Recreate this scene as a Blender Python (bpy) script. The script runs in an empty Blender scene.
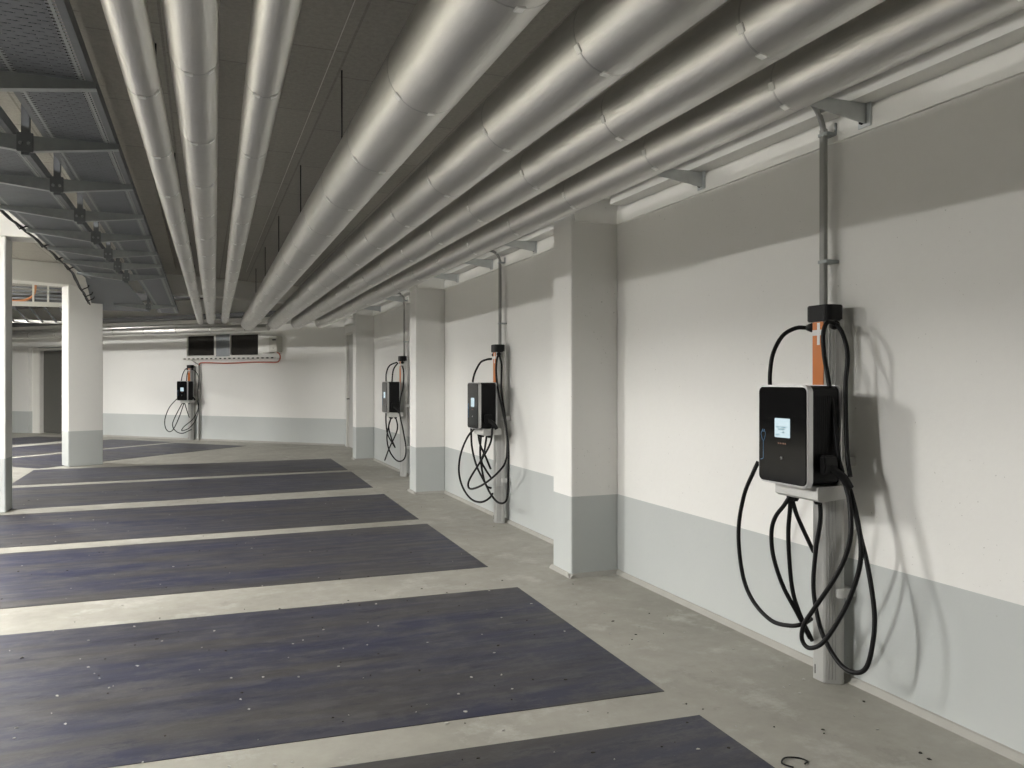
LAMP = 185.0
EXPO = 2.58
LAMPS = [(-3.7,3.0,3.42),(-3.7,6.9,3.42),(-5.4,17.6,3.42),(-6.2,3.6,3.42),(-6.2,8.0,3.42),(-6.2,12.2,3.42),(-6.2,18.5,3.42)]
import bpy, bmesh, math, random
from mathutils import Vector, Matrix
C = bpy.context.scene.collection
random.seed(7)
PI = math.pi
R2 = .70710678

# ------------------------------------------------------------------ materials
def nt(name):
    m = bpy.data.materials.new(name); m.use_nodes = True
    t = m.node_tree; b = t.nodes['Principled BSDF']
    return m, t, b
def N(t, typ, **kw):
    n = t.nodes.new(typ)
    for k, v in kw.items():
        if k.startswith('i_'):
            n.inputs[k[2:].replace('_', ' ')].default_value = v
        else: setattr(n, k, v)
    return n
def plain(name, col, rough=.5, metal=0, emis=None, es=0, noise=0, nscale=30, bump=0, coat=0):
    m, t, b = nt(name)
    b.inputs['Base Color'].default_value = (*col, 1)
    b.inputs['Roughness'].default_value = rough
    b.inputs['Metallic'].default_value = metal
    if coat: b.inputs['Coat Weight'].default_value = coat; b.inputs['Coat Roughness'].default_value = .05
    if emis:
        b.inputs['Emission Color'].default_value = (*emis, 1); b.inputs['Emission Strength'].default_value = es
    if noise or bump:
        tc = N(t, 'ShaderNodeTexCoord'); no = N(t, 'ShaderNodeTexNoise'); no.inputs['Scale'].default_value = nscale; no.inputs['Detail'].default_value = 6
        t.links.new(tc.outputs['Object'], no.inputs['Vector'])
        if noise:
            mx = N(t, 'ShaderNodeMix', data_type='RGBA')
            mx.inputs[6].default_value = (*[c*(1-noise) for c in col], 1); mx.inputs[7].default_value = (*[min(1, c*(1+noise)) for c in col], 1)
            t.links.new(no.outputs['Fac'], mx.inputs[0]); t.links.new(mx.outputs[2], b.inputs['Base Color'])
        if bump:
            bp = N(t, 'ShaderNodeBump'); bp.inputs['Strength'].default_value = bump; bp.inputs['Distance'].default_value = .01
            t.links.new(no.outputs['Fac'], bp.inputs['Height']); t.links.new(bp.outputs['Normal'], b.inputs['Normal'])
    return m
def ramp(t, src, stops):
    r = N(t, 'ShaderNodeValToRGB'); e = r.color_ramp.elements
    e[0].position, e[0].color = stops[0][0], (*stops[0][1], 1)
    e[1].position, e[1].color = stops[-1][0], (*stops[-1][1], 1)
    for p, c in stops[1:-1]:
        q = e.new(p); q.color = (*c, 1)
    t.links.new(src, r.inputs['Fac']); return r.outputs['Color']
def noise(t, vec, scale, detail=5, rough=.6):
    n = N(t, 'ShaderNodeTexNoise'); n.inputs['Scale'].default_value = scale; n.inputs['Detail'].default_value = detail; n.inputs['Roughness'].default_value = rough
    t.links.new(vec, n.inputs['Vector']); return n.outputs['Fac']
def mixc(t, fac, a, b, mode='MIX'):
    m = N(t, 'ShaderNodeMix', data_type='RGBA', blend_type=mode)
    for s, i in ((fac, 0), (a, 6), (b, 7)):
        if isinstance(s, (int, float)): m.inputs[i].default_value = s
        elif isinstance(s, tuple): m.inputs[i].default_value = (*s, 1)
        else: t.links.new(s, m.inputs[i])
    return m.outputs[2]
def math_(t, op, a, b=None, clamp=False):
    m = N(t, 'ShaderNodeMath', operation=op, use_clamp=clamp)
    for s, i in ((a, 0), (b, 1)):
        if s is None: continue
        if isinstance(s, (int, float)): m.inputs[i].default_value = s
        else: t.links.new(s, m.inputs[i])
    return m.outputs[0]
def objvec(t, scale=(1, 1, 1), rz=0):
    tc = N(t, 'ShaderNodeTexCoord'); mp = N(t, 'ShaderNodeMapping'); mp.inputs['Scale'].default_value = scale; mp.inputs['Rotation'].default_value[2] = rz
    t.links.new(tc.outputs['Object'], mp.inputs['Vector']); return mp.outputs['Vector']
def bump(t, b, h, strength, dist=.01):
    bp = N(t, 'ShaderNodeBump'); bp.inputs['Strength'].default_value = strength; bp.inputs['Distance'].default_value = dist
    t.links.new(h, bp.inputs['Height']); t.links.new(bp.outputs['Normal'], b.inputs['Normal'])

def wall_mat():
    m, t, b = nt('painted_concrete_wall')
    v = objvec(t); geo = N(t, 'ShaderNodeNewGeometry'); sp = N(t, 'ShaderNodeSeparateXYZ'); t.links.new(geo.outputs['Position'], sp.inputs[0])
    f = math_(t, 'GREATER_THAN', sp.outputs[2], .612)
    big = noise(t, v, 1.1, 4); fine = noise(t, v, 25, 6)
    up = mixc(t, big, (.73, .725, .70), (.78, .775, .75))
    lo = mixc(t, big, (.43, .455, .45), (.50, .52, .51))
    col = mixc(t, f, lo, up)
    # pits and scuffs
    pit = noise(t, v, 60, 2, .5); zone = noise(t, v, 1.7, 2)
    pm = math_(t, 'MULTIPLY', math_(t, 'GREATER_THAN', pit, .73), math_(t, 'GREATER_THAN', zone, .5))
    col = mixc(t, math_(t, 'MULTIPLY', pm, .55), col, (.30, .29, .27))
    col = mixc(t, math_(t, 'MULTIPLY', fine, .12), col, (.55, .54, .50))
    t.links.new(col, b.inputs['Base Color']); b.inputs['Roughness'].default_value = .75
    bump(t, b, math_(t, 'ADD', fine, math_(t, 'MULTIPLY', pm, -1)), .12)
    return m
def floor_mat():
    m, t, b = nt('cast_concrete_floor')
    v = objvec(t)
    a = noise(t, v, .8, 6, .65); f = noise(t, v, 9, 8, .7); g = noise(t, v, 60, 4, .7)
    col = ramp(t, a, [(.3, (.27, .26, .222)), (.5, (.35, .338, .295)), (.7, (.42, .408, .36))])
    col = mixc(t, math_(t, 'MULTIPLY', f, .5), col, (.22, .212, .185))
    col = mixc(t, ramp(t, noise(t, v, 2.3, 8, .75), [(.54, (0, 0, 0)), (.70, (.8, .8, .8))]), col, (.47, .46, .425))
    col = mixc(t, ramp(t, noise(t, v, 1.4, 9, .8), [(.58, (0, 0, 0)), (.70, (.6, .6, .6))]), col, (.20, .19, .16))
    col = mixc(t, math_(t, 'MULTIPLY', math_(t, 'GREATER_THAN', g, .70), .5), col, (.15, .14, .12))
    t.links.new(col, b.inputs['Base Color'])
    t.links.new(ramp(t, f, [(.3, (.52,)*3), (.7, (.72,)*3)]), b.inputs['Roughness'])
    bump(t, b, f, .06); return m
def bay_mat(name, rz=0):
    m, t, b = nt(name)
    v = objvec(t, rz=rz); vs = objvec(t, (.35, 2.6, 1), rz); vt = objvec(t, (1.2, 10, 1), rz)
    a = noise(t, vs, 1.0, 5, .6); c = noise(t, vt, 1.3, 6, .7); g = noise(t, v, 45, 5, .7); w = noise(t, v, 1.6, 7, .7)
    col = ramp(t, a, [(.36, (.020, .023, .055)), (.47, (.034, .035, .055)), (.58, (.050, .047, .047)), (.72, (.068, .064, .061))])
    col = mixc(t, ramp(t, c, [(.5, (0, 0, 0)), (.78, (.55,)*3)]), col, (.068, .069, .092))
    col = mixc(t, ramp(t, w, [(.60, (0, 0, 0)), (.72, (.55,)*3)]), col, (.12, .112, .095))
    w2 = noise(t, objvec(t, (1, 2.2, 1), rz), 3.5, 9, .8)
    col = mixc(t, ramp(t, w2, [(.48, (0, 0, 0)), (.60, (.75,)*3)]), col, (.078, .075, .078))
    w3 = noise(t, objvec(t, (1.2, 3.0, 1), rz), 2.1, 8, .78)
    col = mixc(t, ramp(t, w3, [(.54, (0, 0, 0)), (.64, (.8,)*3)]), col, (.016, .018, .034))
    col = mixc(t, math_(t, 'MULTIPLY', math_(t, 'GREATER_THAN', g, .715), .6), col, (.26, .25, .23))
    t.links.new(col, b.inputs['Base Color'])
    t.links.new(ramp(t, c, [(.3, (.42,)*3), (.7, (.62,)*3)]), b.inputs['Roughness'])
    b.inputs['Specular IOR Level'].default_value = .4
    bump(t, b, g, .08); return m
def ceiling_mat():
    m, t, b = nt('board_marked_concrete')
    v = objvec(t); g = noise(t, v, 30, 7, .75); a = noise(t, v, 1.1, 4)
    br = N(t, 'ShaderNodeTexBrick'); br.offset = .35; br.inputs['Scale'].default_value = 1
    br.inputs['Brick Width'].default_value = 1.15; br.inputs['Row Height'].default_value = .52; br.inputs['Mortar Size'].default_value = .008
    br.inputs['Color1'].default_value = (.34, .33, .30, 1); br.inputs['Color2'].default_value = (.44, .425, .39, 1); br.inputs['Mortar'].default_value = (.16, .155, .14, 1)
    mp = N(t, 'ShaderNodeMapping'); mp.inputs['Rotation'].default_value[2] = PI/2; mp.inputs['Location'].default_value = (.2, .22, 0)
    t.links.new(v, mp.inputs['Vector']); t.links.new(mp.outputs['Vector'], br.inputs['Vector'])
    col = mixc(t, .45, br.outputs['Color'], ramp(t, g, [(.35, (.26, .25, .225)), (.65, (.52, .50, .46))]))
    col = mixc(t, math_(t, 'MULTIPLY', a, .4), col, (.52, .50, .46))
    t.links.new(col, b.inputs['Base Color']); b.inputs['Roughness'].default_value = .85
    bump(t, b, g, .4, .02); return m
def alu_mat():
    m, t, b = nt('stucco_aluminium_jacket')
    v = objvec(t, (1, .18, 1)); g = noise(t, v, 110, 3, .6); g2 = noise(t, objvec(t), 6, 4)
    col = mixc(t, g2, (.60, .595, .57), (.70, .69, .665))
    col = mixc(t, math_(t, 'MULTIPLY', g, .25), col, (.75, .74, .71))
    t.links.new(col, b.inputs['Base Color']); b.inputs['Metallic'].default_value = 1
    t.links.new(ramp(t, g, [(.3, (.38,)*3), (.7, (.49,)*3)]), b.inputs['Roughness'])
    bump(t, b, g, .3, .003); return m
def perf_mat(name, col, sx, sy, holex, holey, rough=.45, yoff=0):
    """galvanised sheet whose slots are real see-through holes (object x across, y along)"""
    m, t, b = nt(name)
    b.inputs['Metallic'].default_value = .85; b.inputs['Roughness'].default_value = rough
    no = noise(t, objvec(t), 12, 5)
    t.links.new(mixc(t, no, tuple(c*.85 for c in col), tuple(c*1.15 for c in col)), b.inputs['Base Color'])
    tc = N(t, 'ShaderNodeTexCoord'); sp = N(t, 'ShaderNodeSeparateXYZ'); t.links.new(tc.outputs['Object'], sp.inputs[0])
    row = math_(t, 'FLOOR', math_(t, 'DIVIDE', sp.outputs[1], sy))
    stag = math_(t, 'MULTIPLY', math_(t, 'MODULO', row, 2), .5)
    fx = math_(t, 'FRACT', math_(t, 'ADD', math_(t, 'DIVIDE', sp.outputs[0], sx), stag))
    fy = math_(t, 'FRACT', math_(t, 'DIVIDE', sp.outputs[1], sy))
    h = math_(t, 'MULTIPLY', math_(t, 'LESS_THAN', fx, holex), math_(t, 'LESS_THAN', fy, holey))
    t.links.new(math_(t, 'SUBTRACT', 1, h), b.inputs['Alpha'])
    return m

M = {}
M['wall'] = wall_mat(); M['floor'] = floor_mat(); M['bay'] = bay_mat('blue_bay_paint'); M['bay45'] = bay_mat('blue_bay_paint_far', PI/4)
M['ceil'] = ceiling_mat(); M['alu'] = alu_mat()
M['trim'] = plain('white_trim_paint', (.74, .735, .70), .7, noise=.04, nscale=3)
M['conc'] = plain('white_painted_concrete', (.72, .71, .67), .75, noise=.04, nscale=4, bump=.1)
M['band'] = plain('bright_steel_band', (.72, .71, .69), .22, 1)
M['galv'] = plain('galvanised_steel', (.36, .38, .38), .55, .9, noise=.15, nscale=25)
M['galvd'] = plain('dull_galvanised_steel', (.20, .21, .22), .6, .8, noise=.15, nscale=18)
M['slot'] = perf_mat('slotted_tray_sheet', (.17, .18, .195), .070, .036, .62, .22, .55)
M['dots'] = perf_mat('punched_tray_edge', (.30, .31, .32), .05, .030, 1.1, .5, .55)
M['wire'] = plain('wire_white', (.75, .74, .7), .5)
M['blackp'] = plain('black_plastic', (.006, .006, .0065), .5)
M['rubber'] = plain('black_rubber_cable', (.005, .005, .0055), .5)
M['gloss'] = plain('gloss_black_front', (.004, .004, .0045), .08)
M['silver'] = plain('satin_silver', (.55, .55, .55), .35, .9)
M['post'] = plain('anodised_post', (.42, .42, .405), .42, .35)
M['postd'] = plain('anodised_groove', (.35, .35, .34), .45, .7)
M['greyp'] = plain('light_grey_plastic', (.50, .50, .48), .5)
M['orange'] = plain('orange_foil', (.56, .16, .018), .3)
M['white'] = plain('white_foil', (.75, .75, .74), .4)
M['screen'] = plain('lit_screen', (.1, .1, .1), .2, emis=(.68, .88, .95), es=.13)
M['ink'] = plain('screen_ink', (.12, .22, .26), .4)
M['blue'] = plain('blue_print', (.10, .22, .38), .4)
M['ltgrey'] = plain('grey_print', (.35, .35, .35), .4)
M['brown'] = plain('brown_print', (.16, .07, .04), .4)
M['dark'] = plain('dark_opening', (.05, .045, .04), .7)
M['door'] = plain('dark_grey_door', (.10, .10, .09), .55, noise=.06, nscale=2)
M['doorl'] = plain('pale_grey_door', (.42, .42, .40), .6)
M['frame'] = plain('pale_metal_frame', (.62, .61, .57), .5)
M['beige'] = plain('beige_box_paint', (.50, .49, .44), .55)
M['red'] = plain('red_copper_pipe', (.42, .11, .07), .45)
M['cond'] = plain('grey_conduit', (.30, .30, .285), .55)
M['och'] = plain('orange_cable', (.62, .26, .10), .5)
M['leaf'] = plain('dry_leaf_crumb', (.035, .03, .022), .8)
M['chip'] = plain('pale_grit', (.42, .41, .38), .8)
M['lamp'] = plain('lamp_diffuser', (.8, .8, .8), .4, emis=(1.0, .982, .948), es=LAMP)
M['lamph'] = plain('lamp_housing', (.6, .6, .6), .5)
g, t, b = nt('window_glass'); M['glass'] = g
b.inputs['Base Color'].default_value = (.06, .055, .05, 1); b.inputs['Roughness'].default_value = .05; b.inputs['Transmission Weight'].default_value = .6; b.inputs['IOR'].default_value = 1.3

for k_, v_ in (('blackp', .25), ('rubber', .25), ('gloss', .18), ('wall', .2), ('conc', .2), ('ceil', .1)):
    M[k_].node_tree.nodes['Principled BSDF'].inputs['Specular IOR Level'].default_value = v_
M['brk'] = plain('bracket_zinc', (.55, .57, .57), .45, .6, noise=.12, nscale=20)
M['darkfill'] = plain('dark_gap_fill', (.045, .045, .045), .6)  # near-black fill for the boxes added as dark bands
M['clip'] = plain('glint_white', (.92, .92, .90), .35, .35)  # near-white colour imitating glints on the pipe seams
M['rawc'] = plain('bare_concrete', (.22, .215, .20), .85, noise=.15, nscale=3)
M['alu2'] = plain('seam_aluminium', (.55, .545, .53), .28, 1)
M['cove'] = plain('mortar_cove', (.36, .35, .32), .8, noise=.1, nscale=8)
# ------------------------------------------------------------------ mesh helpers
class MB:
    def __init__(s): s.bm = bmesh.new()
    def box(s, x0, x1, y0, y1, z0, z1, bev=0, mi=0, seg=2):
        b = bmesh.new()
        bmesh.ops.create_cube(b, size=1)
        for v in b.verts:
            v.co = Vector((x0+(v.co.x+.5)*(x1-x0), y0+(v.co.y+.5)*(y1-y0), z0+(v.co.z+.5)*(z1-z0)))
        if bev: bmesh.ops.bevel(b, geom=b.edges[:], offset=bev, segments=seg, affect='EDGES', clamp_overlap=True)
        for f in b.faces: f.material_index = mi
        s.join(b); return s
    def join(s, b, mat=None):
        if mat: bmesh.ops.transform(b, matrix=mat, verts=b.verts)
        me = bpy.data.meshes.new('t'); b.to_mesh(me); b.free(); s.bm.from_mesh(me); bpy.data.meshes.remove(me)
    def prism(s, poly, h0, h1, axis='z', bev=0, mi=0):
        """extrude a 2D polygon; axis z: (x,y)->z ; y: (x,z)->y ; x: (y,z)->x"""
        b = bmesh.new()
        def P(p, h): return Vector((p[0], p[1], h)) if axis == 'z' else Vector((p[0], h, p[1])) if axis == 'y' else Vector((h, p[0], p[1]))
        lo = [b.verts.new(P(p, h0)) for p in poly]; hi = [b.verts.new(P(p, h1)) for p in poly]
        n = len(poly); b.faces.new(lo[::-1]); b.faces.new(hi)
        for i in range(n): b.faces.new((lo[i], lo[(i+1) % n], hi[(i+1) % n], hi[i]))
        bmesh.ops.recalc_face_normals(b, faces=b.faces[:])
        if bev: bmesh.ops.bevel(b, geom=b.edges[:], offset=bev, segments=2, affect='EDGES', clamp_overlap=True)
        for f in b.faces: f.material_index = mi
        s.join(b); return s
    def tube(s, pts, r, n=10, caps=True, mi=0, smooth=True, radii=None):
        pts = [Vector(p) for p in pts]; b = bmesh.new(); rings = []
        T = []
        for i in range(len(pts)):
            a = pts[max(0, i-1)]; c = pts[min(len(pts)-1, i+1)]; T.append((c-a).normalized())
        up = Vector((0, 0, 1)) if abs(T[0].z) < .9 else Vector((1, 0, 0))
        nrm = (up - T[0]*up.dot(T[0])).normalized()
        for i, p in enumerate(pts):
            nrm = (nrm - T[i]*nrm.dot(T[i])).normalized(); bi = T[i].cross(nrm)
            rr = radii[i] if radii else r
            rings.append([b.verts.new(p + (nrm*math.cos(2*PI*k/n) + bi*math.sin(2*PI*k/n))*rr) for k in range(n)])
        for i in range(len(rings)-1):
            for k in range(n):
                f = b.faces.new((rings[i][k], rings[i][(k+1) % n], rings[i+1][(k+1) % n], rings[i+1][k])); f.smooth = smooth
        if caps: b.faces.new(rings[0][::-1]); b.faces.new(rings[-1])
        for f in b.faces: f.material_index = mi
        bmesh.ops.recalc_face_normals(b, faces=b.faces[:])
        s.join(b); return s
    def build(s, name, mats, parent=None):
        me = bpy.data.meshes.new(name); s.bm.to_mesh(me); s.bm.free()
        for m in (mats if isinstance(mats, (list, tuple)) else [mats]): me.materials.append(m)
        o = bpy.data.objects.new(name, me); C.objects.link(o)
        if parent: o.parent = parent
        return o
def spline(pts, step=6):
    P = [Vector(p) for p in pts]; P = [P[0]*2-P[1]] + P + [P[-1]*2-P[-2]]; out = []
    for i in range(1, len(P)-2):
        for k in range(step):
            u = k/step; a, b_, c, d = P[i-1], P[i], P[i+1], P[i+2]
            out.append(.5*((2*b_)+(c-a)*u+(2*a-5*b_+4*c-d)*u*u+(3*b_-a-3*c+d)*u**3))
    out.append(P[-2]); return out
def tag(o, label=None, cat=None, group=None, kind=None):
    if label: o['label'] = label
    if cat: o['category'] = cat
    if group: o['group'] = group
    if kind: o['kind'] = kind
    return o
def empty(name, loc=(0, 0, 0), rz=0):
    o = bpy.data.objects.new(name, None); C.objects.link(o); o.location = loc; o.rotation_euler = (0, 0, rz); o.empty_display_size = .1; return o
def struct(o): o['kind'] = 'structure'; return o
def kids(o): return [c for c in bpy.data.objects if c.parent == o]
def copy_tree(o, parent=None):
    c = o.copy(); C.objects.link(c); c.parent = parent
    for ch in kids(o): copy_tree(ch, c)
    return c
CAB1 = {
  'left_loop': [(-0.194, 0.36, 1.083), (-0.207, 0.38, 1.029), (-0.283, 0.38, 0.896), (-0.34, 0.37, 0.698), (-0.32, 0.36, 0.48), (-0.249, 0.35, 0.356), (-0.123, 0.34, 0.29), (-0.016, 0.32, 0.292), (0.032, 0.28, 0.308), (0.006, 0.2, 0.318)],
  'g_left': [(-0.028, 0.3, 0.93), (-0.06, 0.31, 0.878), (-0.125, 0.31, 0.808), (-0.154, 0.31, 0.727), (-0.153, 0.3, 0.605), (-0.117, 0.27, 0.458), (-0.055, 0.23, 0.327), (-0.037, 0.17, 0.205)],
  'g_mid': [(-0.038, 0.29, 0.928), (-0.042, 0.29, 0.865), (-0.066, 0.28, 0.711), (-0.075, 0.25, 0.466), (-0.055, 0.22, 0.333), (-0.032, 0.16, 0.193)],
  'g_right': [(-0.045, 0.28, 0.926), (-0.027, 0.27, 0.851), (-0.023, 0.24, 0.783), (-0.067, 0.12, 0.63)],
  'big_loop': [(0.094, 0.23, 0.925), (0.088, 0.22, 0.822), (0.058, 0.22, 0.671), (0.052, 0.23, 0.496), (0.089, 0.24, 0.361), (0.149, 0.25, 0.265), (0.253, 0.26, 0.187), (0.342, 0.26, 0.177), (0.41, 0.26, 0.227), (0.437, 0.25, 0.354), (0.433, 0.24, 0.484), (0.385, 0.23, 0.671), (0.334, 0.22, 0.795), (0.293, 0.22, 0.926), (0.268, 0.23, 1.019)],
  'small_loop': [(0.26, 0.24, 1.033), (0.3, 0.25, 0.942), (0.329, 0.27, 0.812), (0.309, 0.28, 0.7), (0.257, 0.3, 0.58), (0.161, 0.32, 0.43), (0.098, 0.33, 0.33), (0.086, 0.33, 0.255), (0.126, 0.32, 0.227), (0.201, 0.3, 0.283), (0.299, 0.27, 0.464), (0.355, 0.25, 0.639), (0.357, 0.24, 0.76), (0.321, 0.23, 0.889), (0.27, 0.22, 1.005)],
  'top_left': [(-0.099, 0.13, 1.767), (-0.139, 0.17, 1.766), (-0.178, 0.22, 1.727), (-0.176, 0.28, 1.639), (-0.176, 0.3, 1.545), (-0.178, 0.3, 1.452)],
  'top_a': [(0.115, 0.15, 1.77), (0.106, 0.19, 1.78), (0.097, 0.21, 1.732), (0.111, 0.22, 1.63), (0.154, 0.24, 1.53), (0.17, 0.24, 1.456), (0.2, 0.24, 1.297), (0.224, 0.24, 1.14), (0.248, 0.24, 1.07)],
  'top_b': [(0.124, 0.15, 1.767), (0.167, 0.16, 1.723), (0.204, 0.17, 1.653), (0.209, 0.17, 1.579), (0.207, 0.18, 1.48), (0.22, 0.19, 1.297), (0.239, 0.2, 1.14), (0.275, 0.22, 1.054)],
}
CAB2 = {
  'top_left': [(-0.135, 0.13, 1.725), (-0.139, 0.18, 1.719), (-0.235, 0.22, 1.69), (-0.232, 0.28, 1.592), (-0.251, 0.3, 1.508), (-0.26, 0.3, 1.452)],
  'top_a': [(0.089, 0.14, 1.758), (0.122, 0.17, 1.696), (0.138, 0.18, 1.561), (0.221, 0.19, 1.388), (0.378, 0.2, 1.194), (0.511, 0.21, 0.994), (0.56, 0.21, 0.813), (0.586, 0.22, 0.575), (0.585, 0.23, 0.361), (0.511, 0.24, 0.287), (0.354, 0.25, 0.275), (0.181, 0.26, 0.335), (0.043, 0.27, 0.43), (-0.131, 0.3, 0.584), (-0.2, 0.33, 0.782), (-0.203, 0.34, 0.994)],
  'top_b': [(0.101, 0.13, 1.754), (0.157, 0.13, 1.669), (0.184, 0.14, 1.561), (0.21, 0.15, 1.387), (0.354, 0.17, 1.166), (0.483, 0.19, 0.914), (0.523, 0.22, 0.716), (0.431, 0.25, 0.599), (0.127, 0.3, 0.435), (-0.178, 0.33, 0.341), (-0.294, 0.34, 0.351), (-0.269, 0.33, 0.439), (-0.029, 0.29, 0.652), (0.181, 0.26, 0.853), (0.215, 0.25, 1.022)],
  'left_loop': [(-0.03, 0.35, 1.004), (-0.211, 0.38, 0.885), (-0.417, 0.39, 0.678), (-0.497, 0.38, 0.475), (-0.413, 0.36, 0.319), (-0.223, 0.33, 0.225), (-0.0, 0.3, 0.223), (0.085, 0.24, 0.271), (-0.002, 0.17, 0.305)],
  'g_left': [(-0.073, 0.27, 0.942), (-0.107, 0.27, 0.716), (-0.077, 0.25, 0.501), (-0.054, 0.22, 0.387), (-0.071, 0.16, 0.353)],
  'g_mid': [(0.023, 0.24, 0.94), (-0.034, 0.25, 0.75), (-0.121, 0.25, 0.641), (-0.088, 0.22, 0.556), (-0.071, 0.16, 0.462)],
  'g_right': [(-0.153, 0.28, 0.952), (-0.136, 0.26, 0.814), (-0.075, 0.22, 0.688), (-0.084, 0.16, 0.554)],
}
CAB3 = {
  'top_left': [(-0.245, 0.14, 1.781), (-0.32, 0.24, 1.729), (-0.333, 0.29, 1.613), (-0.314, 0.3, 1.454)],
  'top_a': [(-0.183, 0.14, 1.771), (-0.239, 0.2, 1.656), (-0.166, 0.24, 1.455)],
  'top_b': [(-0.103, 0.13, 1.769), (0.148, 0.13, 1.652), (0.218, 0.15, 1.414), (0.249, 0.2, 1.22), (0.316, 0.23, 1.001), (0.423, 0.2, 0.731), (0.512, 0.18, 0.464), (0.457, 0.2, 0.31), (0.222, 0.25, 0.27), (-0.055, 0.3, 0.393), (-0.158, 0.32, 0.585), (-0.119, 0.3, 0.786), (0.002, 0.27, 0.961)],
  'left_loop': [(-0.133, 0.34, 1.034), (-0.178, 0.33, 0.841), (-0.138, 0.31, 0.643), (-0.114, 0.2, 0.442)],
  'g_left': [(0.064, 0.27, 0.978), (-0.119, 0.3, 0.786), (-0.148, 0.25, 0.583), (-0.285, 0.16, 0.427)],
  'g_mid': [(0.12, 0.26, 0.98), (0.204, 0.24, 0.747), (-0.208, 0.28, 0.408), (-0.407, 0.3, 0.217)],
}
CAB4 = {
  'top_left': [(-0.065, 0.12, 1.801), (-0.077, 0.2, 1.761), (-0.09, 0.27, 1.631), (-0.102, 0.3, 1.47)],
  'top_c': [(-0.048, 0.12, 1.762), (0.008, 0.22, 1.631), (0.028, 0.26, 1.47)],
  'top_b': [(0.098, 0.12, 1.761), (0.235, 0.12, 1.663), (0.31, 0.14, 1.47), (0.333, 0.2, 1.181), (0.391, 0.22, 0.829), (0.316, 0.25, 0.509), (0.134, 0.28, 0.314), (-0.091, 0.29, 0.245), (-0.028, 0.28, 0.349), (0.231, 0.25, 0.539), (0.35, 0.2, 0.796), (0.316, 0.2, 1.004)],
  'left_loop': [(-0.18, 0.34, 1.051), (-0.427, 0.36, 0.823), (-0.58, 0.36, 0.528), (-0.569, 0.35, 0.301), (-0.449, 0.34, 0.213), (-0.318, 0.32, 0.305), (-0.145, 0.3, 0.631), (-0.028, 0.28, 0.938)],
  'g_left': [(-0.088, 0.28, 0.928), (-0.318, 0.3, 0.563), (-0.391, 0.3, 0.367), (-0.285, 0.29, 0.224), (-0.09, 0.27, 0.179), (0.137, 0.2, 0.278)],
  'g_right': [(-0.036, 0.26, 0.938), (0.008, 0.22, 0.727), (0.009, 0.15, 0.563)],
}
# ------------------------------------------------------------------ setting
CX, CY = 3.0, 17.9                      # corner between the right wall and the slanted back wall
def BW(s, n, z=0): return Vector((CX - s*R2 - n*R2, CY + s*R2 - n*R2, z))   # along / out from the back wall

fl = MB(); fl.box(-13, 3.4, -6, 30, -.25, 0); struct(fl.build('floor', M['floor']))
ce = MB(); ce.box(-13, 3.4, -6, 30, 3.5, 3.75); struct(ce.build('ceiling', M['ceil']))
w = MB(); w.box(3.0, 3.3, -6, 16.7, 0, 3.5); w.box(3.0, 3.3, 17.65, 18.2, 0, 3.5); w.box(3.0, 3.3, 16.7, 17.65, 2.55, 3.5); w.box(3.2, 3.3, 16.7, 17.65, 0, 2.55); struct(w.build('wall_right', M['wall']))
w = MB(); w.box(-13.3, -13, -6, 30, 0, 3.5); struct(w.build('wall_left', M['rawc']))
w = MB(); w.box(-13, 3.3, -6.3, -6, 0, 3.5); struct(w.build('wall_front', M['rawc']))
# slanted back wall made around its openings; local frame: x right (= -s), y into the wall
bw = empty('wall_back', (CX, CY, 0), -PI/4); struct(bw)
def cells(holes, s0, s1, z0, z1, y0, y1, mb):
    S = sorted({s0, s1, *[h[0] for h in holes], *[h[1] for h in holes]}); Z = sorted({z0, z1, *[h[2] for h in holes], *[h[3] for h in holes]})
    for i in range(len(S)-1):
        for j in range(len(Z)-1):
            a, b_, c, d = S[i], S[i+1], Z[j], Z[j+1]; m1, m2 = (a+b_)/2, (c+d)/2
            if any(h[0] < m1 < h[1] and h[2] < m2 < h[3] for h in holes): continue
            mb.box(-b_, -a, y0, y1, c, d)
holes = [(2.43, 3.37, 2.08, 2.62), (3.81, 4.77, 2.08, 2.62), (9.30, 10.72, 0, 2.42)]
mb = MB(); cells(holes, -.1, 20, 0, 3.5, 0, .3, mb); mb.build('wall_panel', M['wall'], bw)
mb = MB()
for h in holes[:2]:
    mb.box(-h[1]-.05, -h[0]+.05, .6, .65, h[2]-.1, h[3]+.1); mb.box(-h[1]-.05, -h[1], .3, .6, h[2]-.1, h[3]+.1); mb.box(-h[0], -h[0]+.05, .3, .6, h[2]-.1, h[3]+.1)
    mb.box(-h[1], -h[0], .3, .6, h[3], h[3]+.1); mb.box(-h[1], -h[0], .3, .6, h[2]-.1, h[2])
mb.build('shaft_lining', M['dark'], bw)
# windows
for i, h in enumerate(holes[:2]):
    a, b_, c, d = -h[1], -h[0], h[2], h[3]
    wn = empty('window_%d' % (i+1), (CX, CY, 0), -PI/4); struct(wn)
    f = MB(); k = .045
    f.box(a, b_, -.02, .05, d-k*.5, d, .004); f.box(a, b_, -.02, .05, c, c+k*.6, .004); f.box(a, a+k*.5, -.02, .05, c, d, .004); f.box(b_-k*1.3, b_, -.02, .05, c, d, .004)
    f.build('window_frame', M['frame'], wn)
    MB().box(a+.02, b_-.05, .02, .028, c+.02, d-.02).build('pane', M['glass'], wn)
    dk = MB(); dk.tube([Vector((a+.1, .45, c+.15)), Vector((b_-.05, .42, c+.22+.08*i))], .055, 12); dk.build('duct_behind_glass', M['galv'], wn)
mb = MB(); mb.box(-3.81, -3.37, -.015, 0, 2.08, 2.62, .003); struct(mb.build('trim_1', M['galvd'])).location = (CX, CY, 0)
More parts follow.
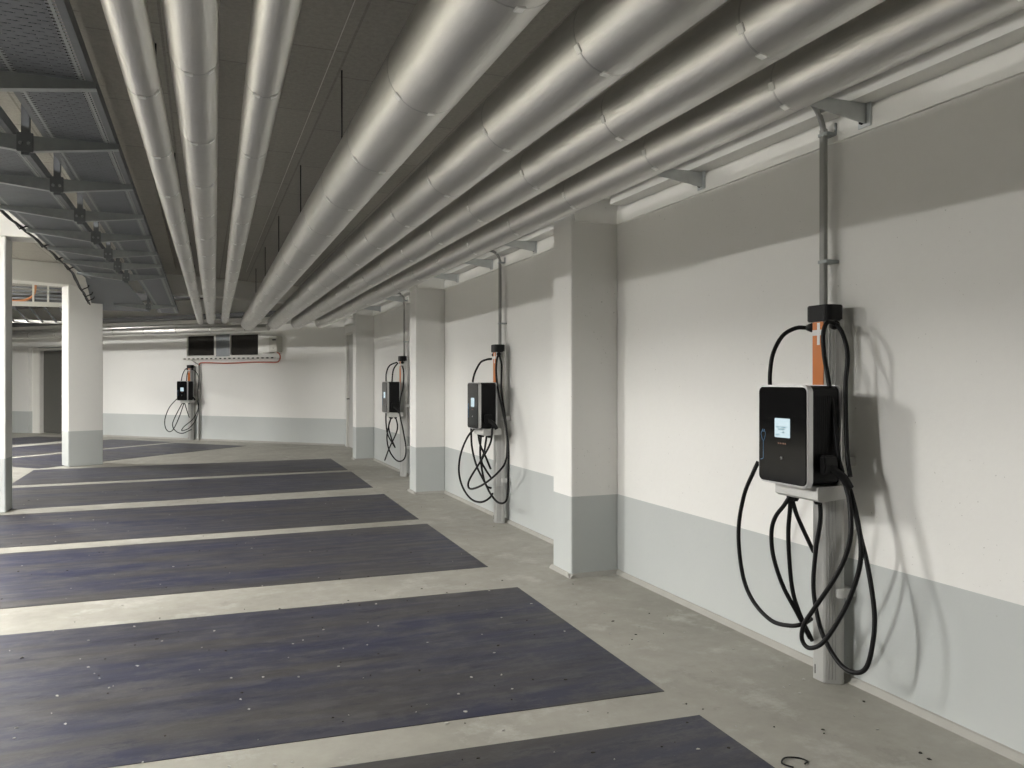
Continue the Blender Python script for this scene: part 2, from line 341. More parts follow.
bpy.data.objects['trim_1'].rotation_euler = (0, 0, -PI/4)
# dark door in its reveal
dr = empty('door_1', (CX, CY, 0), -PI/4); struct(dr)
MB().box(-10.40, -9.34, .22, .27, .01, 2.32, .004).build('door_leaf', M['door'], dr)
f = MB(); f.box(-10.46, -10.40, .12, .3, 0, 2.40, .005); f.box(-9.36, -9.30, .12, .3, 0, 2.40, .005); f.box(-10.40, -9.36, .12, .3, 2.33, 2.40, .005); f.build('door_frame', M['frame'], dr)
MB().tube([(-9.45, .20, 1.05), (-9.45, .15, 1.05), (-9.57, .15, 1.05)], .01, 8).build('door_handle', M['galv'], dr)
MB().box(-10.72, -10.46, .12, .3, 0, 2.40).build('reveal', M['conc'], dr)
# pale door in the right wall
dr = empty('door_2', (3.0, 16.7, 0)); struct(dr)
MB().box(.04, .09, .05, .90, .01, 2.5, .004).build('door_leaf', M['doorl'], dr)
f = MB(); f.box(-.012, .1, 0, .05, 0, 2.55, .004); f.box(-.012, .1, .90, .95, 0, 2.55, .004); f.box(-.012, .1, .05, .90, 2.5, 2.55, .004); f.build('door_frame', M['frame'], dr)
MB().tube([(.05, .82, 1.08), (-.02, .82, 1.08), (-.02, .70, 1.08)], .011, 8).build('door_handle', M['blackp'], dr)

# wall columns, each its own object
for i, (y0, y1, xr) in enumerate([(.34, .67, 2.6), (5.34, 5.67, 2.6), (10.0, 10.33, 2.6), (14.65, 14.98, 2.66)]):
    c = MB().box(xr, 3.0, y0, y1, 0, 3.5, .008, seg=1).build('wall_column', M['wall'])
    tag(c, [None, 'nearest white wall column with grey foot, between first and second charging stations', 'middle white wall column, standing just beyond the second charging station', 'farthest white wall column, in front of the pale door in the corner'][i] or 'white wall column behind the camera', 'column', 'white columns along the right wall')
    struct(c)
# stepped white soffit along the top of the right wall
def soffit(y0, y1, x):
    m = MB(); m.box(x-.02, x, y0, y1, 2.705, 2.81); return m
m = MB()
for y0, y1 in ((-6, .34), (.67, 5.34), (5.67, 10.0), (10.33, 14.65), (14.98, 18.1)):
    m.box(2.98, 3.0, y0, y1, 2.705, 2.81)
for y0, xr in ((.34, 2.6), (5.34, 2.6), (10.0, 2.6), (14.65, 2.66)):
    m.box(xr+.02, 2.98, y0-.02, y0, 2.705, 2.81)
struct(m.build('trim_2', M['trim']))
m = MB()
m.box(2.5, 3.0, -6, 16.3, 2.90, 3.5)
for y0, y1 in ((-6, .24), (.67, 5.24), (5.67, 9.9), (10.33, 14.55), (14.98, 17)):
    m.box(2.88, 3.0, y0, y1, 2.835, 2.90)
struct(m.build('ceiling_soffit', M['trim']))
m = MB(); m.box(-14, 0, -.02, 0, 2.705, 2.81); m.box(-14, -.5, -.14, 0, 2.835, 2.87); m.box(-14, -.8, -.4, 0, 2.87, 3.0); o = struct(m.build('trim_3', M['trim'])); o.location = (CX, CY, 0); o.rotation_euler = (0, 0, -PI/4)
# mortar cove at the foot of the walls
m = MB()
for y0, y1 in ((-6, .34), (.67, 5.34), (5.67, 10.0), (10.33, 14.65), (14.98, 16.7)):
    m.prism([(3.0, 0), (3.0, .030), (2.988, .026), (2.968, 0)], y0, y1, 'y')
for y0, y1, xr in [(.34, .67, 2.6), (5.34, 5.67, 2.6), (10.0, 10.33, 2.6), (14.65, 14.98, 2.66)]:
    m.prism([(xr, 0), (xr, .028), (xr-.010, .024), (xr-.028, 0)], y0-.035, y1+.02, 'y')
    m.prism([(y0, 0), (y0, .028), (y0-.010, .024), (y0-.028, 0)], xr-.03, 3.0, 'x')
struct(m.build('baseboard_right', M['cove']))
m = MB(); m.prism([(0, 0), (0, .04), (-.015, .03), (-.05, 0)], -9.3, 0, 'x'); o = struct(m.build('baseboard_back', M['cove'])); o.location = (CX, CY, 0); o.rotation_euler = (0, 0, -PI/4)

# free-standing structure on the left
o = MB().box(-2.75, -2.07, 10.28, 10.62, 0, 3.12, .01, seg=1).build('square_pillar', M['wall']); tag(o, 'white square pillar cut by the left edge of the photo, under the bright beam', 'pillar'); struct(o)
ang = math.atan2(.23, .51)
o = MB().box(-.275, .28, 0, .37, 0, 3.14, .012, seg=2).build('square_pillar', M['wall']); o.location = (-1.905, 15.43, 0); o.rotation_euler = (0, 0, ang); tag(o, 'wide white pillar with grey foot standing alone beyond the marked bays', 'pillar'); struct(o)
o = MB().box(-13, -1.65, 10.24, 10.66, 3.12, 3.5, .01, seg=1).build('ceiling_beam', M['conc']); tag(o, 'bright white concrete beam over the left edge pillar', 'beam'); struct(o)
o = MB().box(-10, 5.2, 0, .42, 3.14, 3.5, .01, seg=1).build('ceiling_beam', M['conc']); o.location = (-1.905, 15.43, 0); o.rotation_euler = (0, 0, ang); tag(o, 'grey-white concrete beam resting on the lone far pillar', 'beam'); struct(o)
# long shallow steps in the concrete ceiling
o = struct(MB().box(-.60, -.44, -6, 15, 3.42, 3.5, .004).build('ceiling_rib', M['ceil']))
o = struct(MB().box(.741, .745, -6, 15.2, 3.494, 3.5).build('ceiling_joint', M['trim']))

# ------------------------------------------------------------------ painted bays
def bay(x0, x1, y0, y1, label, corner=None, mat='bay'):
    m = MB(); P = [(x0, y0), (x1, y0), (x1+.02, y1), (x0, y1)]
    if corner: P = [(x0+corner, y0)] + P[1:3] + [(x0, y1)]
    m.prism(P, .0005, .003, 'z')
    o = m.build('parking_bay', M[mat]); tag(o, label, 'parking bay', 'blue painted parking bays'); return o
def bay4(ll, lr, ur, ul, label):
    m = MB(); m.prism([ll, lr, ur, ul], .0005, .003, 'z')
    o = m.build('parking_bay', M['bay']); tag(o, label, 'parking bay', 'blue painted parking bays')
bay4((-3.0, 1.2), (2.02, .80), (2.063, 2.933), (-3.0, 3.33), 'blue painted parking bay cut off by the bottom edge of the photo')
bay4((-3.0, 3.555), (2.065, 3.222), (2.115, 5.23), (-3.0, 5.43), 'largest whole blue painted parking bay, lying before the nearest charging station')
bay4((-3.0, 6.03), (2.125, 5.888), (2.171, 7.885), (-3.0, 7.872), 'blue painted parking bay right behind the largest one, level with the near column')
bay4((-3.0, 8.14), (2.162, 8.178), (2.212, 10.153), (-3.0, 10.115), 'blue painted parking bay fourth from the bottom, just in front of the left pillar')
bay4((-2.45, 10.48), (2.203, 10.823), (2.255, 12.83), (-2.5, 12.60), 'dark blue-grey parking bay starting beside the foot of the left edge pillar')
bay4((-2.56, 12.915), (2.242, 13.095), (2.266, 15.113), (-2.62, 15.01), 'dark blue-grey parking bay whose far side touches the lone pillar')
def bay45(s0, s1, n0, n1, label):
    m = MB(); m.prism([(-s1, -n1), (-s0, -n1), (-s0, -n0), (-s1, -n0)], .0005, .003, 'z')
    o = m.build('parking_bay', M['bay']); o.location = (CX, CY, 0); o.rotation_euler = (0, 0, -PI/4); tag(o, label, 'parking bay', 'blue painted parking bays along the back wall'); return o
bay45(2.05, 4.2, .9, 5.85, 'turned blue parking bay behind the lone pillar, nearest of the bays at the back wall')
bay45(4.45, 6.55, .7, 5.85, 'turned blue parking bay in front of the back wall charging station')
bay45(7.15, 9.3, .75, 5.85, 'farthest blue parking bay, lying before the dark door')

# ------------------------------------------------------------------ insulated pipes
def yend(x): return 20.9-1.5*1.41421-x
def pipe(x, z, r, y_seam, label):
    K = .013 if x < .4 else .005
    X = lambda y: x + K*(y-3.3)
    root = MB(); ye = yend(x)
    n = 48 if r > .1 else 36
    root.tube([(X(y), y, z) for y in (-4, 5, 12, ye-.15)], r, n)
    o = root.build('insulated_pipe', M['alu']); tag(o, label, 'pipe', 'aluminium clad pipes under the ceiling')
    y = y_seam-math.floor(y_seam+1.5)
    while y < ye-.05:
        b = MB(); b.tube([(X(y), y-.004, z), (X(y), y-.003, z), (X(y), y+.003, z), (X(y), y+.004, z)], r, n, radii=[r+.0003, r+.0016, r+.0016, r+.0003])
        b.build('seam_band', M['alu2'], o)
        cdir = -180+math.degrees(math.atan2(z-1.5, x))
        for an in (cdir-13, cdir+40):
            a = math.radians(an); c = MB(); c.box(r-.002, r+.0045, -.016, .016, -.016, .016, .002)
            q = c.build('seam_glint', M['clip'], o); q.location = (X(y), y, z); q.rotation_euler = (0, -a, 0)  # pale chip painted as a glint, turned toward the camera side
        y += {.843: .955, 1.346: .978, 1.767: .958, 2.184: .96}.get(x, 1.0)
    return o
PIPES = [(.843, 2.740, .1646, 3.23, 'thickest aluminium clad pipe, first to the right of the bare ceiling strip'),
 (1.346, 2.725, .1444, 2.53, 'second thickest aluminium clad pipe, just right of the thickest one'),
 (1.767, 2.7005, .1274, 2.23, 'aluminium clad pipe second from the right wall'),
 (2.184, 2.681, .1083, 2.63, 'aluminium clad pipe nearest the right wall, beside the steel brackets'),
 (-.252, 2.815, .073, 3.78, 'slim aluminium clad pipe nearest the cable trays'),
 (-.036, 2.838, .096, 3.43, 'slim aluminium clad pipe in the middle of the three slim ones'),
 (.247, 2.822, .080, 3.59, 'slim aluminium clad pipe bordering the bare ceiling strip on its left')]
for p in PIPES: pipe(*p)
# threaded hanger rods
for j, (x, z, r, *_ ) in enumerate(PIPES):
    if j in (1, 2, 3): continue
    for y in (2.69, 5.09, 7.48, 9.88, 12.28, 14.68):
        if j == 0 or y > 3 :
            xr = {4: -.285, 5: -.05, 6: .247}.get(j, x if j else .825)
            dK = (.013 if j > 3 else .005)*(y-3.3)
            zt = z + math.sqrt(max(0, r*r-(xr-x)**2)) - .004
            top = 3.5
            if top - zt < .02: continue
            if j in (5, 6): xr = x
            o = MB().tube([(xr+dK, y, zt), (xr+dK, y, top)], .005, 8).build('hanger_rod', M['blackp'])
            g = ['the thickest pipe', 'the second thickest pipe', 'the pipe second from the right wall', 'the pipe nearest the right wall', 'the slim pipe by the cable trays', 'the middle slim pipe', 'the slim pipe by the bare ceiling strip'][j]
            nth = ['nearest', 'second nearest', 'third nearest', 'fourth', 'fifth', 'farthest'][[2.69, 5.09, 7.48, 9.88, 12.28, 14.68].index(y)]
            tag(o, 'threaded rod above %s, %s' % (g, nth), 'rod', 'threaded rods holding the pipes')
# cross pipe along the back wall
m = MB(); pts = [BW(s, 1.5, 2.63) for s in (.9, 5, 12, 13.5)]; m.tube(pts, .075, 24)
o = m.build('insulated_pipe', M['alu']); tag(o, 'aluminium clad cross pipe running along the back wall into the ends of the others', 'pipe')
for s in [1.5+i*1.0 for i in range(11)]:
    b = MB(); b.tube([BW(s-.006, 1.5, 2.63), BW(s+.006, 1.5, 2.63)], .0775, 24); b.build('seam_band', M['band'], o)
m = MB(); m.tube([BW(s, 1.15, 2.76) for s in (2.3, 12.5)], .045, 16)
o = m.build('insulated_pipe', M['alu']); tag(o, 'thin pipe along the back wall, behind and above the cross pipe', 'pipe')

# ------------------------------------------------------------------ wall brackets
def bracket():
    r = empty('wall_bracket')
    # local: x into the room is -x ; plate on the wall at x=0
    a = MB(); a.prism([(-.02, 2.735), (-.02, 2.832), (-.62, 2.832), (-.62, 2.812)], -.003, .003, 'y'); a.box(-.62, -.02, -.003, .034, 2.828, 2.832, 0); a.build('arm', M['brk'], r)
    p = MB(); p.box(-.008-.02, -.0201, -.03, .05, 2.722, 2.848, .002); p.build('wall_plate', M['brk'], r)
    for z in (2.748, 2.815):
        b = MB(); b.tube([(-.028, .022, z), (-.04, .022, z)], .011, 6, smooth=False); b.build('bolt', M['blackp'], r)
    return r
by = [2.87, 4.2, 6.9, 8.12, 9.37, 12.2, 13.96]; blab = ['beside the conduit of the nearest charging station, in the foreground', 'just this side of the near column', 'just beyond the near column', 'beside the conduit of the second charging station', 'second beyond the near column toward the middle column', 'just beyond the middle column', 'nearest the farthest column']
proto = None
for y, l in zip(by, blab):
    o = bracket() if proto is None else copy_tree(proto)
    proto = proto or o; o.location = (3.0, y, 0)
    tag(o, 'steel bracket under the soffit, ' + l, 'bracket', 'steel brackets high on the right wall')

# ------------------------------------------------------------------ cable trays
def tray(x0, x1, y0, y1, label, flare=None):
    root = empty('cable_tray', (x0, y0, 2.85))
    W = x1-x0; Ln = y1-y0; h = .06; t_ = .0015
    def strip(a, b_, mat, name):
        m = MB(); m.box(a, b_, 0, Ln, 0, t_); return m.build(name, mat, root)
    strip(.0, .028, M['galvd'], 'edge_strip')
    strip(.028, .040, M['dots'], 'punched_strip'); strip(.040, .052, M['galv'], 'fold_rib'); strip(.052, .064, M['dots'], 'punched_strip')
    strip(.064, W-.064, M['slot'], 'slotted_bottom')
    strip(W-.064, W-.052, M['dots'], 'punched_strip'); strip(W-.052, W-.040, M['galv'], 'fold_rib'); strip(W-.040, W-.028, M['dots'], 'punched_strip')
    strip(W-.028, W, M['galvd'], 'edge_strip')
    for nm, a in (('side_rail', -.0015), ('side_rail', W)):
        m = MB(); m.box(a, a+.0015, 0, Ln, 0, h); m.build(nm, M['galvd'], root)
    n_ = int((W-.06)/.021)
    m = MB()
    for k in range(n_):
        xx = .035+k*.021; ph = random.uniform(0, 6)
        m.tube([(xx+.003*math.sin(ph+j), .02+j*(Ln-.04)/24, .0135+.004*random.random()) for j in range(25)], .0102, 6)
    m.build('slot_darkening_cables', M['rubber'], root)  # black cables added so the tray slots look dark from below
    tag(root, label, 'cable tray', 'cable trays under the ceiling'); return root
tray(-.825, -.463, -3, 17.2, 'narrow grey slotted cable tray beside the slim pipes')
wt = tray(-1.445, -.97, -3, 11.7, 'wide grey slotted cable tray above the left part, with black cables along its edge')
m = MB(); P = [(-1.445, 11.7), (-.97, 11.7), (-.97, 17), (-2.0, 17), (-1.85, 15.8)]
m.prism([(x+1.445, y+3) for x, y in P], 0, .002, 'z'); m.build('flared_end', M['slot'], wt)
m = MB()
for (a, b_) in (((-1.445, 11.7), (-1.85, 15.8)), ((-1.85, 15.8), (-2.0, 17))):
    m.prism([(a[0]+1.445, a[1]+3), (b_[0]+1.445, b_[1]+3), (b_[0]+1.44, b_[1]+3), (a[0]+1.44, a[1]+3)], 0, .06, 'z')
m.build('side_rail', M['galvd'], wt)
for k, (yy) in enumerate(range(5)):
    pass
# central supports: a hanging C profile with one tapered arm to each side
def support(y, ord_):
    r = empty('tray_support', (0, y, 0))
    m = MB(); m.box(-.93, -.89, -.02, .02, 2.74, 3.502, .002); m.box(-.93, -.925, -.022, .03, 2.74, 3.502); m.build('post', M['galvd'], r)
    m = MB(); m.box(-.98, -.84, -.05, .05, 3.49, 3.5); m.build('head_plate', M['galvd'], r)
    m = MB(); m.prism([(-.89, 2.765), (-.89, 2.848), (-.45, 2.848), (-.45, 2.822)], -.022, -.019, 'y'); m.prism([(-.89, 2.762), (-.89, 2.765), (-.45, 2.822), (-.45, 2.819)], -.022, .022, 'y'); m.build('arm', M['galv'], r)
    m = MB(); m.prism([(-.93, 2.765), (-.93, 2.848), (-1.46, 2.848), (-1.46, 2.822)], -.022, -.019, 'y'); m.prism([(-.93, 2.762), (-.93, 2.765), (-1.46, 2.822), (-1.46, 2.819)], -.022, .022, 'y'); m.build('arm', M['galv'], r)
    m = MB(); m.box(-.95, -.87, -.032, -.022, 2.755, 2.86, .003); m.build('clamp_plate', M['galvd'], r)
    for dx in (-.93, -.89):
        m = MB(); m.tube([(dx, -.032, 2.80), (dx, -.045, 2.80)], .010, 6, smooth=False); m.build('bolt', M['galv'], r)
    return r
sp = None; ys = [2.0, 3.02, 4.0, 5.0, 6.0, 7.05, 8.05, 9.05, 10.0, 11.05, 15.4]
nm = ['nearest', 'second', 'third', 'fourth', 'fifth', 'sixth', 'seventh', 'eighth', 'ninth', 'tenth', 'farthest']
for i, y in enumerate(ys):
    if sp is None: o = sp = support(y, i)
    else: o = copy_tree(sp); o.location = (0, y, 0)
    tag(o, 'grey steel hanger with two arms under the trays, %s from the camera' % nm[i], 'tray support', 'hangers carrying the cable trays')
# bundle of black cables along the outer edge of the wide tray
TC = [(-1.49, 2.0, 2.85), (-1.49, 4.0, 2.85), (-1.49, 6.2, 2.85), (-1.49, 7.479, 2.845), (-1.49, 8.2, 2.85), (-1.49, 9.1, 2.85), (-1.50, 10.3, 2.85), (-1.51, 11.1, 2.83), (-1.56, 11.9, 2.79), (-1.66, 13.4, 2.78), (-1.74, 14.3, 2.79), (-1.80, 15.0, 2.80)]
bd = empty('cable_bundle', (-1.49, 2.0, 2.85)); tag(bd, 'bundle of black cables tied along the outer edge of the wide cable tray', 'cables')
for k, (dx, dz) in enumerate(((0, 0), (-.018, .012), (.012, -.014))):
    m = MB(); m.tube([p-Vector((-1.49, 2.0, 2.85))+Vector((dx, 0, dz+.006*math.sin(i*.9+k))) for i, p in enumerate(spline(TC, 8))], .0095, 8); m.build('cable', M['rubber'], bd)
for y in (7.9, 8.9, 9.8, 10.6, 12.4, 13.3, 14.1):
    q = min(spline(TC, 12), key=lambda p: abs(p.y-y))-Vector((-1.49, 2.0, 2.85))
    m = MB(); m.tube([q+Vector((-.03, 0, .02)), q+Vector((0, 0, -.028)), q+Vector((.09, .01, .02)), q+Vector((.10, .01, .05))], .008, 6); m.build('cable_tie', M['blackp'], bd)

# ------------------------------------------------------------------ far left service zone seen through the gap
o = empty('cable_ladder', (-3.1, 17.5, 2.6)); tag(o, 'white steel cable ladder high up, seen through the gap between the two left pillars', 'cable ladder')
m = MB(); m.box(-1.2, .95, 0, .03, .33, .42); m.build('side_rail', M['wire'], o)
m = MB(); m.box(-1.2, .95, 1.5, 1.53, .10, .16); m.build('side_rail', M['wire'], o)
for k in range(8):
    m = MB(); m.tube([(-1.1+k*.26, .03, .35), (-1.1+k*.26, 1.5, .13)], .018, 6); m.build('rung', M['galvd'], o)
for xx in (-.42, .02, .27, .62):
    m = MB(); m.box(xx, xx+.03, .0, .03, .42, .90); m.build('post', M['wire'], o)
for k in range(5):
    m = MB(); m.box(-1.2, .95, 1.2, 1.24, .50+k*.075, .535+k*.075); m.build('grille_slat', M['galvd'], o)
o = MB().tube(spline([(-4.2, 17.7, 3.06), (-3.7, 17.7, 3.04), (-3.4, 17.7, 3.04), (-3.2, 17.7, 3.08), (-3.08, 17.7, 3.2), (-3.05, 17.7, 3.5)]), .022, 8).build('cable_bundle', M['och']); tag(o, 'orange cable bundle sagging on the white cable ladder', 'cables')
o = MB().box(-3.9, -3.62, 13.2, 13.5, 3.15, 3.5, .02).tube([(-3.76, 11, 3.40), (-3.76, 13.3, 3.40)], .07, 16).build('ventilation_duct', M['conc']); tag(o, 'short white duct with a square drop at the ceiling beside the left edge pillar', 'duct')
o = MB().box(-13, -.9, -2.5, -2.2, 3.22, 3.47, .004).build('ventilation_duct', M['darkfill']); o.location = (CX, CY, 0); o.rotation_euler = (0, 0, -PI/4); tag(o, 'dark box added for the black gap along the back wall close under the ceiling', 'duct')  # added box, its dark colour stands in for the shaded gap
o = MB().box(-13, -.9, -1.15, -.75, 2.93, 3.02, .004).build('cable_tray', M['darkfill']); o.location = (CX, CY, 0); o.rotation_euler = (0, 0, -PI/4); tag(o, 'dark box added for the dark strip along the back wall above the cross pipe', 'cable tray')  # added box, coloured dark to make the lower dark strip
# ------------------------------------------------------------------ control box, perforated rail, red pipe on the back wall
def back(o): o.location = (CX, CY, 0); o.rotation_euler = (0, 0, -PI/4); return o
r = back(empty('control_box')); tag(r, 'beige control box beside the dark windows on the back wall', 'control box')
MB().box(-2.0, -1.77, -.2, 0, 2.16, 2.53, .008).box(-2.0, -1.90, -.205, -.2, 2.18, 2.51, .001).build('housing', M['beige'], r)
MB().box(-2.32, -2.0, -.17, 0, 2.14, 2.53, .008).build('side_cabinet', M['frame'], r)
MB().box(-1.90, -1.80, -.204, -.199, 2.43, 2.455).build('slot', M['blackp'], r)
MB().tube([(-1.87, -.2, 2.25), (-1.87, -.21, 2.25)], .008, 8).build('lock', M['blackp'], r)
r = back(MB().box(-4.82, -1.88, -.10, -.001, 2.0, 2.004).box(-4.82, -1.88, -.10, -.098, 2.0, 2.05).build('perforated_rail', M['frame']))
tag(r, 'narrow perforated steel rail below the dark windows', 'rail')
for k in range(20):
    m = MB(); m.box(-4.78+k*.145, -4.78+k*.145+.07, -.1025, -.1, 2.012, 2.04); m.build('slot', M['blackp'], r)
m = MB(); m.tube(spline([(-1.86, -.08, 2.15), (-1.80, -.08, 2.12), (-1.77, -.08, 2.05), (-1.80, -.08, 1.96), (-1.95, -.06, 1.92), (-2.6, -.05, 1.93), (-3.4, -.05, 1.91), (-4.1, -.05, 1.93), (-4.28, -.05, 1.92), (-4.32, -.05, 1.86)]), .016, 8)
back(m.build('red_pipe', M['red'])); tag(bpy.data.objects['red_pipe'], 'thin red pipe looping from the control box along the back wall', 'pipe')
o = back(MB().tube([(-4.32, -.05, 1.87), (-4.32, -.05, 0)], .024, 10).tube([(-4.55, -.06, 1.99), (-4.45, -.06, 1.94), (-4.34, -.05, 1.88)], .012, 8).build('cable_conduit', M['cond'])); tag(o, 'grey conduit dropping to the floor right of the back wall charging station', 'conduit')

# ------------------------------------------------------------------ charging stations
# local frame: x right along the wall, y into the wall (wall face y=0), z up
def station(loc, rz, cab, label, s=1.0):
    r = empty('charging_station', loc, rz); tag(r, label, 'charging station', 'wall charging stations on posts')
    # post
    def outline(x0, x1, y0, y1, rad, n=6):
        out = []
        for cx, cy, a0 in ((x0+rad, y0+rad, 180), (x1-rad, y0+rad, 270), (x1-rad, y1-rad, 0), (x0+rad, y1-rad, 90)):
            for k in range(n+1):
                a = math.radians(a0+90*k/n); out.append((cx+rad*math.cos(a), cy+rad*math.sin(a)))
        return out
    m = MB(); m.prism([(-.052, -.132), (-.046, -.141), (-.036, -.145), (.026, -.145), (.036, -.139), (.073, -.088), (.078, -.078), (.078, -.062), (-.052, -.062)], 0.002, 1.80, 'z')
    p = m.build('post', M['post'], r)
    for gx, yy in ((.045, -.1265), (.054, -.1145), (.063, -.102)):
        m = MB(); m.box(gx-.0015, gx+.002, yy-.0025, yy+.001, .02, 1.79); m.build('groove', M['postd'], p)
    m = MB(); m.box(-.030, -.025, -.1465, -.1445, .03, .075); m.build('key_slot', M['blackp'], p)
    m = MB(); m.box(-.044, .030, -.1475, -.1445, 1.35, 1.79, .001); q = m.build('orange_foil', M['orange'], p)
    m = MB(); m.box(-.010, .008, -.1496, -.1474, 1.675, 1.785); m.box(-.043, .029, -.1490, -.1474, 1.722, 1.750); m.build('white_cross', M['white'], p)
    # cap
    m = MB(); m.prism(outline(-.078, .080, -.168, -.052, .035), 1.792, 1.872, 'z', bev=.018)
    m.build('post_cap', M['blackp'], r)
    # stand-offs
    for z in (.45, 1.10):
        m = MB(); m.prism([(-.02, -.10), (.084, -.10), (.096, -.085), (.096, 0), (-.02, 0)], z-.022, z+.022, 'z', bev=.004); m.build('stand_off', M['greyp'], r)
    # housing
    def rr(x0, x1, z0, z1, rad, n=6):
        return outline(x0, x1, z0, z1, rad, n)
    X0, X1, Z0, Z1 = -.150, .198, .993, 1.476
    m = MB(); m.prism(rr(X0+.006, X1-.010, Z0+.012, Z1-.004, .03), -.370, -.202, 'y')
    for k in range(9): m.box(X1-.012, X1-.008, -.345+k*.012, -.340+k*.012, Z0+.1, Z1-.05)
    hs = m.build('housing', M['blackp'], r)
    m = MB(); m.prism(rr(X0, X1, Z0, Z1, .034), -.395, -.364, 'y', bev=.003); m.build('silver_frame', M['silver'], hs)
    m = MB(); m.prism(rr(X0, X1, Z0+.004, Z1, .034), -.204, -.190, 'y', bev=.003); m.build('rear_rim', M['silver'], hs)
    m = MB(); m.prism(rr(X0+.010, X1-.010, Z0+.010, Z1-.010, .026), -.400, -.394, 'y', bev=.0015); m.build('front_panel', M['gloss'], hs)
    m = MB(); m.prism(rr(-.022, .083, 1.222, 1.315, .004), -.4022, -.3995, 'y'); m.build('screen', M['screen'], hs)
    m = MB()
    for z, a, b_ in ((1.272, -.010, .012), (1.272, .018, .058), (1.262, .000, .048), (1.248, .03, .045), (1.235, -.015, .01)): m.box(a, b_, -.4028, -.4021, z-.0022, z+.0022)
    m.build('screen_text', M['ink'], hs)
    # printed plug symbol with its cable, and the round button mark
    m = MB()
    ic = [(-.118, 1.245), (-.094, 1.245), (-.090, 1.23), (-.098, 1.205), (-.106, 1.198), (-.114, 1.205), (-.122, 1.23), (-.118, 1.245)]
    m.tube([(a, -.4008, z) for a, z in ic], .0016, 5)
    m.tube([(-.106, -.4008, 1.198), (-.106, -.4008, 1.115), (-.110, -.4008, 1.108), (-.125, -.4008, 1.105)], .0016, 5)
    for xx in (-.112, -.100): m.box(xx-.002, xx+.002, -.4014, -.4002, 1.247, 1.256)
    m.build('plug_symbol', M['blue'], hs)
    m = MB()
    for k in range(3):
        a = k*PI/3; dx, dz = .009*math.cos(a), .009*math.sin(a); m.tube([(.024-dx, -.4008, 1.123-dz), (.024+dx, -.4008, 1.123+dz)], .0013, 5)
    m.build('star_mark', M['ltgrey'], hs)
    m = MB()
    for k, wd in enumerate((.012, .010, .014, .008)): m.box(.000+k*.016, .000+k*.016+wd*.8, -.4012, -.4002, 1.190, 1.197)
    m.build('caption_print', M['brown'], hs)
    # bottom gland box
    m = MB(); m.prism([(-.34, 1.0), (-.34, .94), (-.32, .928), (-.146, .94), (-.146, 1.0)], -.09, .20, 'x'); m.build('gland_box', M['greyp'], r)
    for gx, gy in ((-.035, -.29), (-.03, -.27), (.092, -.24)):
        m = MB(); m.tube([(gx, gy, .948), (gx, gy, .918), (gx, gy, .900)], .02, 12, radii=[.022, .022, .014]); m.build('cable_gland', M['blackp'], r)
    # holsters on the post
    for a, b_ in (((-.050, -.12, 1.765), (-.098, -.13, 1.767)), ((.060, -.12, 1.768), (.116, -.145, 1.77))):
        m = MB(); m.tube([a, tuple((u+v)/2 for u, v in zip(a, b_)), b_], .02, 12, radii=[.017, .024, .016]); m.build('cable_clip', M['blackp'], r)
    # plug parked at the right side of the housing
    m = MB(); m.tube(spline([(.215, -.30, 1.12), (.235, -.285, 1.085), (.262, -.25, 1.05), (.277, -.225, 1.0)], 5), .02, 12, radii=None); m.build('charging_plug', M['blackp'], r)
    m = MB(); m.prism([(.20, 1.06), (.235, 1.06), (.245, 1.10), (.235, 1.15), (.20, 1.15)], -.335, -.255, 'y', bev=.008); m.build('plug_socket', M['blackp'], r)
    for k, pts in cab.items():
        rad = .0108
        m = MB(); m.tube(spline([(a*1.0, -n, z) for a, n, z in pts], 8), rad, 10); m.build('charging_cable', M['rubber'], r)
    return r
S = [((3.0, 3.05, 0), -PI/2, CAB1, 'nearest charging station, glossy black box with silver rim on an orange-topped post'),
     ((3.0, 7.70, 0), -PI/2, CAB2, 'second nearest charging station, on the wall between the near and middle columns'),
     ((3.0, 11.93, 0), -PI/2, CAB3, 'charging station third from the camera, partly hidden by the middle column'),
     ((CX-4.55*R2, CY+4.55*R2, 0), -PI/4, CAB4, 'small distant charging station on the back wall below the dark windows')]
for a in S: station(*a)
# supply conduits above the three stations of the right wall
for (y, l) in ((3.105, 'nearest'), (7.755, 'second nearest'), (12.0, 'third')):
    r = empty('cable_conduit', (3.0, y, 0), -PI/2); tag(r, 'grey flat conduit climbing the wall from the %s charging station to the soffit' % l, 'conduit', 'conduits above the charging stations')
    m = MB(); m.box(-.019, .019, -.078, -.053, 1.873, 2.775, .004)
    m.build('duct', M['cond'], r)
    m = MB(); m.tube(spline([(0, -.065, 2.76), (.003, -.078, 2.80), (.03, -.13, 2.845), (.09, -.22, 2.855), (.16, -.34, 2.85), (.22, -.5, 2.845)], 5), .014, 8); m.build('bent_cable_end', M['cond'], r)
    for z in (2.10, 2.745):
        m = MB(); m.box(-.024, .04, -.082, -.0, z-.008, z+.008, .002); m.build('clip', M['galv'], r)
    m = MB(); m.box(.035, .045, -.03, -.02, 2.74, 2.80, .001); m.build('clip', M['galv'], r)

